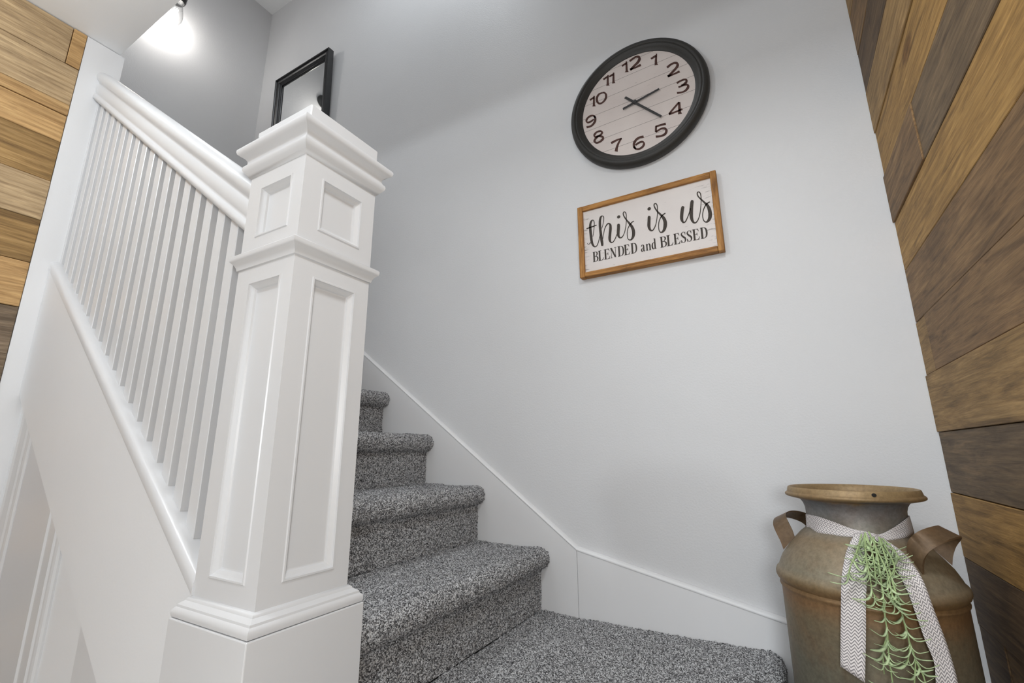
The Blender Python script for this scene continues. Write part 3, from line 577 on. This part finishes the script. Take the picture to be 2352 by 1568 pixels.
# ================================================================== clock
CX, CZ = -0.327, 1.234
clock = thing('wall_clock', (CX, 1.5, CZ - 0.25), 'large round wall clock with charcoal rim and pale plank patterned dial', 'clock')
def ring_y(prof, n=96):
    """(radius, y) revolved about the clock's axis"""
    return loft([[(CX + r_ * math.cos(2 * PI * i / n), y, CZ + r_ * math.sin(2 * PI * i / n)) for i in range(n)] for r_, y in prof], True, False)
obj('rim', *ring_y([(.246, 1.4995), (.2505, 1.490), (.2515, 1.478), (.2485, 1.468), (.2425, 1.4620), (.2360, 1.4600), (.2310, 1.4615), (.2290, 1.4640), (.2265, 1.4630), (.2235, 1.4635), (.2190, 1.4670), (.2160, 1.4690), (.2120, 1.4730), (.2050, 1.4760), (.2045, 1.4800), (.20, 1.4990)]), 'clockframe', clock, smooth=40)
n = 96
obj('dial', [(CX + .2075 * math.cos(2 * PI * i / n), 1.4784, CZ + .2075 * math.sin(2 * PI * i / n)) for i in range(n)], [tuple(range(n))], 'dial', clock, origin=(CX, 1.4784, CZ))
for key, sts in NUM.items():
    obj('numeral', *flat([stroke(s_) for s_ in sts], CX, CZ, 1.4779), 'numeral', clock)
def hand(p, q, wd, y):
    p, q = np.array(p) / 1e4, np.array(q) / 1e4; t = (q - p) / np.linalg.norm(q - p); nn = np.array([-t[1], t[0]]) * wd / 2
    c4 = [p + nn, q + nn * .9, q - nn * .9, p - nn]
    return prism_y([(CX + c[0], CZ + c[1]) for c in c4], y - 0.0012, y)
obj('hour_hand', *hand(HANDS[0], HANDS[1], .0078, 1.4712), 'hand', clock)
obj('minute_hand', *hand(HANDS[2], HANDS[3], .0085, 1.4690), 'hand', clock)
pc = [(CX + .0065 * math.cos(2 * PI * i / 24), CZ + .0065 * math.sin(2 * PI * i / 24)) for i in range(24)]
obj('hub', *prism_y(pc, 1.4670, 1.4783), 'hand', clock)

# ================================================================== mirror in a black frame, high on the clock wall
mx0, mx1, mz0, mz1 = -2.597, -2.084, 1.72, 2.356
mir = thing('framed_mirror', ((mx0 + mx1) / 2, 1.5, mz0), 'black framed mirror high on the wall behind the newel cap', 'mirror')
mprof = [(0, 1.4995), (0, 1.4630), (.003, 1.4610), (.006, 1.4630), (.0085, 1.4700), (.016, 1.4665), (.024, 1.4655), (.031, 1.4690), (.034, 1.4740), (.037, 1.4725), (.040, 1.4760), (.043, 1.4745), (.046, 1.4790), (.048, 1.4790), (.050, 1.4860)]
corners = [lambda d: (mx0 + d, mz0 + d), lambda d: (mx1 - d, mz0 + d), lambda d: (mx1 - d, mz1 - d), lambda d: (mx0 + d, mz1 - d)]
for k in range(4):
    a_, b_ = corners[k], corners[(k + 1) % 4]
    rg = [[(f(d)[0], y, f(d)[1]) for d, y in mprof] + [(f(.050)[0], 1.4995, f(.050)[1])] for f in (a_, b_)]
    obj('frame_side', *loft(rg), 'black', mir, smooth=30)
obj('mirror_glass', *box(mx0 + .049, mx1 - .049, 1.4862, 1.4900, mz0 + .049, mz1 - .049), 'mirror', mir)
mir.rotation_euler = (math.radians(1.9), 0, 0)          # hangs from its top edge, leaning out a little

# ================================================================== bare bulb on the far stair wall
bc = np.array([-2.735, 0.899, 2.440])
sc_ = thing('wall_sconce', (XF, 0.93, 2.60), 'lit clear bulb in a dark socket on the wall above the stair', 'lamp')
ax = np.array([0.10, 0.16, 1.0]); ax /= np.linalg.norm(ax)
e1 = np.cross(ax, [0, 1, 0]); e1 /= np.linalg.norm(e1); e2 = np.cross(ax, e1)
def axial(prof, n=32, c=bc):
    return loft([[tuple(c + ax * h * 1.2 + r_ * 1.2 * (e1 * math.cos(2 * PI * i / n) + e2 * math.sin(2 * PI * i / n))) for i in range(n)] for r_, h in prof], True, False)
bulb = obj('bulb', *axial([(.001, -.058), (.014, -.0565), (.026, -.050), (.035, -.038), (.039, -.022), (.0385, -.004), (.034, .016), (.026, .038), (.019, .056), (.0155, .068), (.0145, .078)]), 'glass', sc_, smooth=180)
obj('filament', *join(*[tube([bc + e1 * .010 * math.cos(a_) + e2 * .010 * math.sin(a_) + ax * .034, bc + e1 * .014 * math.cos(a_) + e2 * .014 * math.sin(a_) - ax * .026], .0016, 6) for a_ in np.linspace(0, 2 * PI, 6, endpoint=False)]), 'filament', bulb)
obj('socket', *axial([(.001, .074), (.019, .074), (.0205, .078), (.0205, .118), (.016, .126), (.001, .128)]), 'dark', sc_, smooth=40)
top = bc + ax * .150
obj('arm', *tube(cat_rom([top, top + np.array([0, 0, .03]), top + np.array([-.02, .02, .07]), np.array([-2.81, .93, 2.66]), np.array([XF + .012, .93, 2.66])], 6), .006, 10), 'dark', sc_, smooth=60)
n = 32
obj('wall_plate', *loft([[(x, .93 + r_ * math.cos(2 * PI * i / n), 2.66 + r_ * math.sin(2 * PI * i / n)) for i in range(n)] for r_, x in ((.055, XF + .0005), (.055, XF + .010), (.045, XF + .016), (.002, XF + .018))]), 'dark', sc_, smooth=40)
light('bulb_light', 'POINT', tuple(bc), 2.6, (1, 0.97, 0.93), shadow_soft_size=0.03)

# ================================================================== milk can
CC = np.array([0.109, 1.268])
can = thing('milk_can', (CC[0], CC[1], ZF), 'rusty old metal milk can with flared rim standing in the corner', 'milk can')
prof = [(.001, ZF + .012), (.130, ZF + .012), (.133, ZF + .0005), (.150, ZF + .0005), (.1545, ZF + .010), (.1545, ZF + .028), (.1525, ZF + .036), (.1525, -.300), (.1525, -.2860), (.1532, -.2815), (.1552, -.2790), (.1556, -.2765), (.1540, -.2740), (.1528, -.2715), (.1545, -.2690), (.1585, -.2650), (.1606, -.2595), (.1606, -.2540), (.1588, -.2490), (.1562, -.2462), (.1538, -.2440), (.1515, -.2375), (.1435, -.2210), (.130, -.2030), (.114, -.1835), (.103, -.1715), (.095, -.1650), (.0905, -.1590), (.0885, -.1500), (.0880, -.1350), (.0885, -.1200), (.0910, -.1110), (.0955, -.1040), (.1000, -.1005)]
obj('body', *lathe(prof, CC, 96), 'can', can, smooth=50)
rp = [(.1000, -.1015), (.1120, -.0985), (.1200, -.0965), (.1232, -.0945), (.1238, -.0915), (.1222, -.0890), (.1200, -.0880), (.1192, -.0865), (.1170, -.0780), (.1150, -.0765), (.1125, -.0775), (.1090, -.0850), (.1020, -.0960), (.0930, -.1060), (.0870, -.1150), (.0860, -.1350), (.0860, -.1500), (.0880, -.1580)]
obj('rim', *lathe(rp, CC, 96), 'can', can, smooth=50)
def cyl(phi, r_, z):
    a_ = math.radians(phi); return np.array([CC[0] + r_ * math.sin(a_), CC[1] - r_ * math.cos(a_), z])
# dark disc on the rim band, coloured as the shade inside a punched hole
hc = cyl(12.5, .1186, -.0828); hn = np.array([math.sin(math.radians(12.5)), -math.cos(math.radians(12.5)), 0.25]); hn /= np.linalg.norm(hn)
h1 = np.cross(hn, [0, 0, 1]); h1 /= np.linalg.norm(h1); h2 = np.cross(hn, h1)
obj('rim_hole_disc', *loft([[tuple(hc + hn * d + .0034 * s_ * (h1 * math.cos(2 * PI * i / 20) * 1.15 + h2 * math.sin(2 * PI * i / 20))) for i in range(20)] for s_, d in ((1.0, -.003), (1.0, .0010), (.55, .0014))], True, True), 'hole', can, smooth=30)
# strap handles: both feet on the shoulder, strap lying along the slope, arched up and over
def handle(phi0):
    n_, rg = 26, []
    for i in range(n_ + 1):
        t = i / n_; a_ = PI * t
        phi = phi0 - 27 * math.cos(a_) * (1.0 + .10 * math.sin(a_))
        lift = .054 * math.sin(a_) ** .62 if 0 < t < 1 else 0
        out = .021 * math.sin(a_) ** .9 if 0 < t < 1 else 0
        r0, z0_ = .1285 + out, -.2005 + lift
        wdt = .0175 + .003 * math.sin(a_)
        tilt = 1.0 - .55 * math.sin(a_)                        # strap edge follows the slope at the feet, flatter over the top
        dr, dz = wdt * .72, -wdt * .72 * 1.15 * tilt
        c0, c1 = (r0 - dr, z0_ - dz), (r0 + dr, z0_ + dz)
        # thickness along the strap normal, here in the plane across the path
        th = .0016
        tang = np.array([-math.sin(a_) * 0 - math.cos(a_), math.sin(a_)])
        ph_t = th / .13 * 57.3 * (math.cos(a_))
        zt = th * math.sin(a_)
        rg.append([cyl(phi + ph_t, c0[0], c0[1] + zt), cyl(phi + ph_t, c1[0], c1[1] + zt), cyl(phi - ph_t, c1[0], c1[1] - zt), cyl(phi - ph_t, c0[0], c0[1] - zt)])
    V, F = loft(rg); o = obj('handle', V, F, 'strap', can, smooth=50)
    return o
handle(60); handle(-120)

# ================================================================== ribbon tied round the can's neck
rib = thing('herringbone_ribbon', (CC[0], CC[1] - .1, -.16), 'grey and white herringbone ribbon tied around the neck of the milk can', 'ribbon')
def ribbon(name, L, R, parent, k=8, wobble=None, th=0.0005, pattern=1.0):
    """strip between two edge paths, thin but solid"""
    A, B = cat_rom(L, k), cat_rom(R, k); nA = len(A); nu = 6
    mid = (A + B) / 2; v = np.r_[0, np.cumsum(np.linalg.norm(np.diff(mid, axis=0), axis=1))]
    V, UV = [], []
    for i in range(nA):
        for j in range(nu + 1):
            u = j / nu; p = A[i] * (1 - u) + B[i] * u
            V.append(p); UV.append((u, v[i] * pattern))
    F = []
    for i in range(nA - 1):
        for j in range(nu):
            a_ = i * (nu + 1) + j; F.append((a_, a_ + 1, a_ + nu + 2, a_ + nu + 1))
    o = obj(name, V, F, 'ribbon', parent, uvs=UV, smooth=180)
    md = o.modifiers.new('solidify', 'SOLIDIFY'); md.thickness = th; md.offset = 0
    return o
def C3(lst): return [cyl(*q) for q in lst]
# loop round the neck: front piece dips to the knot, back piece closes it
up = [(-79.5, .0908, -.134), (-48, .0908, -.1332), (-26, .0912, -.1407), (-10.6, .0925, -.1486), (1.9, .0955, -.1525)]
lo = [(-82, .0925, -.166), (-51.8, .0945, -.1655), (-28.3, .0945, -.1650), (-11.9, .0955, -.1645), (0.7, .0965, -.1635)]
ribbon('neck_loop', C3(up), C3(lo), rib)
ribbon('neck_loop', C3([(5, .0960, -.1535), (16, .0958, -.1560), (33, .0925, -.1450), (57.7, .0908, -.1306), (80, .0905, -.127)]), C3([(5, .0968, -.1650), (15, .0968, -.1680), (30.6, .0955, -.1655), (52.5, .0935, -.1620), (80, .0930, -.160)]), rib)
ribbon('neck_loop', C3([(80, .0905, -.127), (120, .0908, -.128), (180, .0908, -.130), (230, .0908, -.132), (280.5, .0908, -.134)]), C3([(80, .0930, -.160), (120, .0930, -.160), (180, .0930, -.162), (230, .0930, -.164), (278, .0925, -.166)]), rib)
ribbon('tail', C3([(-7.8, .101, -.1570), (-14.5, .119, -.1820), (-16.5, .140, -.2030), (-18.0, .1595, -.2320), (-19.5, .1655, -.2677), (-22.3, .1655, -.3198), (-25.3, .1660, -.3780)]),
       C3([(1.3, .101, -.1545), (0.5, .119, -.1715), (-2.0, .140, -.1985), (-4.0, .1595, -.2255), (-6.3, .1655, -.2605), (-8.8, .1655, -.3106), (-13.4, .1660, -.3930)]), rib)
ribbon('tail', C3([(6, .101, -.1560), (14.6, .121, -.1812), (15.2, .1435, -.2098), (16.3, .1605, -.2406), (17.4, .1665, -.2728), (19.1, .170, -.311), (21.1, .172, -.3423), (19.6, .175, -.3717), (18.2, .178, -.4030), (18.0, .178, -.4400)]),
       C3([(16, .101, -.1600), (26.1, .121, -.1806), (27.0, .1435, -.2017), (26.6, .1605, -.2257), (27.7, .1665, -.265), (29.9, .170, -.3101), (30.9, .172, -.3416), (30.7, .175, -.3706), (28.6, .178, -.4014), (28.4, .178, -.4380)]), rib)
rk = [[cyl(-2, .0985, -.150), cyl(3, .1035, -.1515), cyl(9, .103, -.1535), cyl(14, .0985, -.157)], [cyl(-2, .1005, -.1665), cyl(3, .1065, -.1680), cyl(9, .106, -.1690), cyl(14, .100, -.1690)]]
ribbon('knot', rk[0], rk[1], rib)

# ================================================================== sprig of narrow leaves hanging from the knot
STEMS = [[(0.7, -0.1507, 0.118), (2.2, -0.178, 0.135), (1.3, -0.2012, 0.158), (0.0, -0.219, 0.177)],
 [(10.8, -0.1580, 0.116), (8.5, -0.198, 0.157), (7.5, -0.2249, 0.178), (8.7, -0.25, 0.178), (9.4, -0.283, 0.178), (10.0, -0.3073, 0.178), (11.3, -0.3373, 0.178), (9.1, -0.3742, 0.178), (7.7, -0.3953, 0.178)],
 [(6.8, -0.1580, 0.116), (3.6, -0.2006, 0.158), (2.1, -0.2352, 0.178), (1.3, -0.2779, 0.178), (1.0, -0.303, 0.178), (-1.9, -0.3292, 0.178), (-3.1, -0.3544, 0.178), (-3.3, -0.3674, 0.178)],
 [(1.0, -0.303, 0.179), (0.1, -0.3362, 0.178), (-0.2, -0.3605, 0.178), (-0.2, -0.3793, 0.178), (0.6, -0.3917, 0.178)],
 [(-2.0, -0.155, 0.114), (-6.8, -0.1801, 0.138), (-11.5, -0.2056, 0.162), (-13.3, -0.2248, 0.179)],
 [(0.4, -0.1546, 0.114), (-2.3, -0.1901, 0.148), (-2.5, -0.2199, 0.178), (-2.5, -0.2405, 0.179), (-0.2, -0.2532, 0.178)],
 [(11.7, -0.1600, 0.116), (11.7, -0.1988, 0.158), (5.3, -0.2204, 0.178), (4.4, -0.248, 0.178)],
 [(9.4, -0.283, 0.179), (10.1, -0.3154, 0.178), (8.5, -0.3369, 0.178), (6.5, -0.3489, 0.178)],
 [(11.6, -0.3404, 0.179), (13.5, -0.3586, 0.178), (14.1, -0.3721, 0.178)],
 [(13.2, -0.160, 0.116), (16.4, -0.1759, 0.136), (16.2, -0.1894, 0.152)],
 [(4.0, -0.150, 0.113), (5.5, -0.180, 0.142), (6.5, -0.2080, 0.168), (5.8, -0.2330, 0.182), (6.3, -0.2600, 0.180)]]
sprig = thing('leafy_sprig', tuple(cyl(4, .112, -.152)), 'green artificial sprig of thin curved leaves hanging down the front of the milk can', 'sprig')
def leaf_mesh(L, sag, wd):
    nl = 8; rg = []
    for i in range(nl + 1):
        t = i / nl; x = L * t; z = -sag * math.sin(PI * min(1, t * 1.0)) * (1 - .35 * t) + sag * .55 * max(0, t - .55) / .45
        hw = wd * (0.35 + 1.0 * math.sin(PI * (0.12 + .83 * t)) ** .8) / 2
        if i == nl: hw = wd * .12
        rg.append([(x, -hw, z), (x, 0, z + wd * .16), (x, hw, z), (x, 0, z - wd * .22)])
    V, F = loft(rg); me = bpy.data.meshes.new('leaf'); me.from_pydata(V, [], F); me.update(); me.shade_smooth(); me.materials.append(M['leaf']); return me
LM = [leaf_mesh(L, s_, w_) for L, s_, w_ in ((.032, .010, .0056), (.029, .012, .0056), (.036, .011, .0060), (.025, .008, .0050), (.031, .015, .0056))]
rl = random.Random(11)
for st in STEMS:
    P = cat_rom([cyl(a_, r_ + .002, z_) for a_, z_, r_ in st], 6)
    rad = np.linspace(.0016, .0010, len(P))
    stem = obj('stem', *tube(P, rad, 6), 'leafstem', sprig, smooth=60, origin=tuple(P[0]))
    so = wloc(stem)
    Ls = np.r_[0, np.cumsum(np.linalg.norm(np.diff(P, axis=0), axis=1))]; d = rl.uniform(.004, .012); side = rl.choice((-1, 1))
    while d < Ls[-1] + .001:
        p = np.array([np.interp(d, Ls, P[:, q]) for q in range(3)])
        phi = math.degrees(math.atan2(p[0] - CC[0], -(p[1] - CC[1])))
        for sd in (side, -side):
            if rl.random() < .10: continue
            yaw = math.radians(phi) + (0 if sd > 0 else PI)
            yaw += -sd * rl.uniform(-.05, .75)                     # lean towards the room
            o = bpy.data.objects.new('leaf', rl.choice(LM)); COL.objects.link(o); o.parent = stem
            o.location = Vector((p[0], p[1], p[2] + H)) - so
            o.rotation_euler = (rl.uniform(-.5, .5), rl.uniform(.25, .85), yaw); s_ = rl.uniform(.75, 1.1); o.scale = (s_, s_, s_)
        d += rl.uniform(.011, .018) if p[2] > -.25 else rl.uniform(.016, .026); side = -side
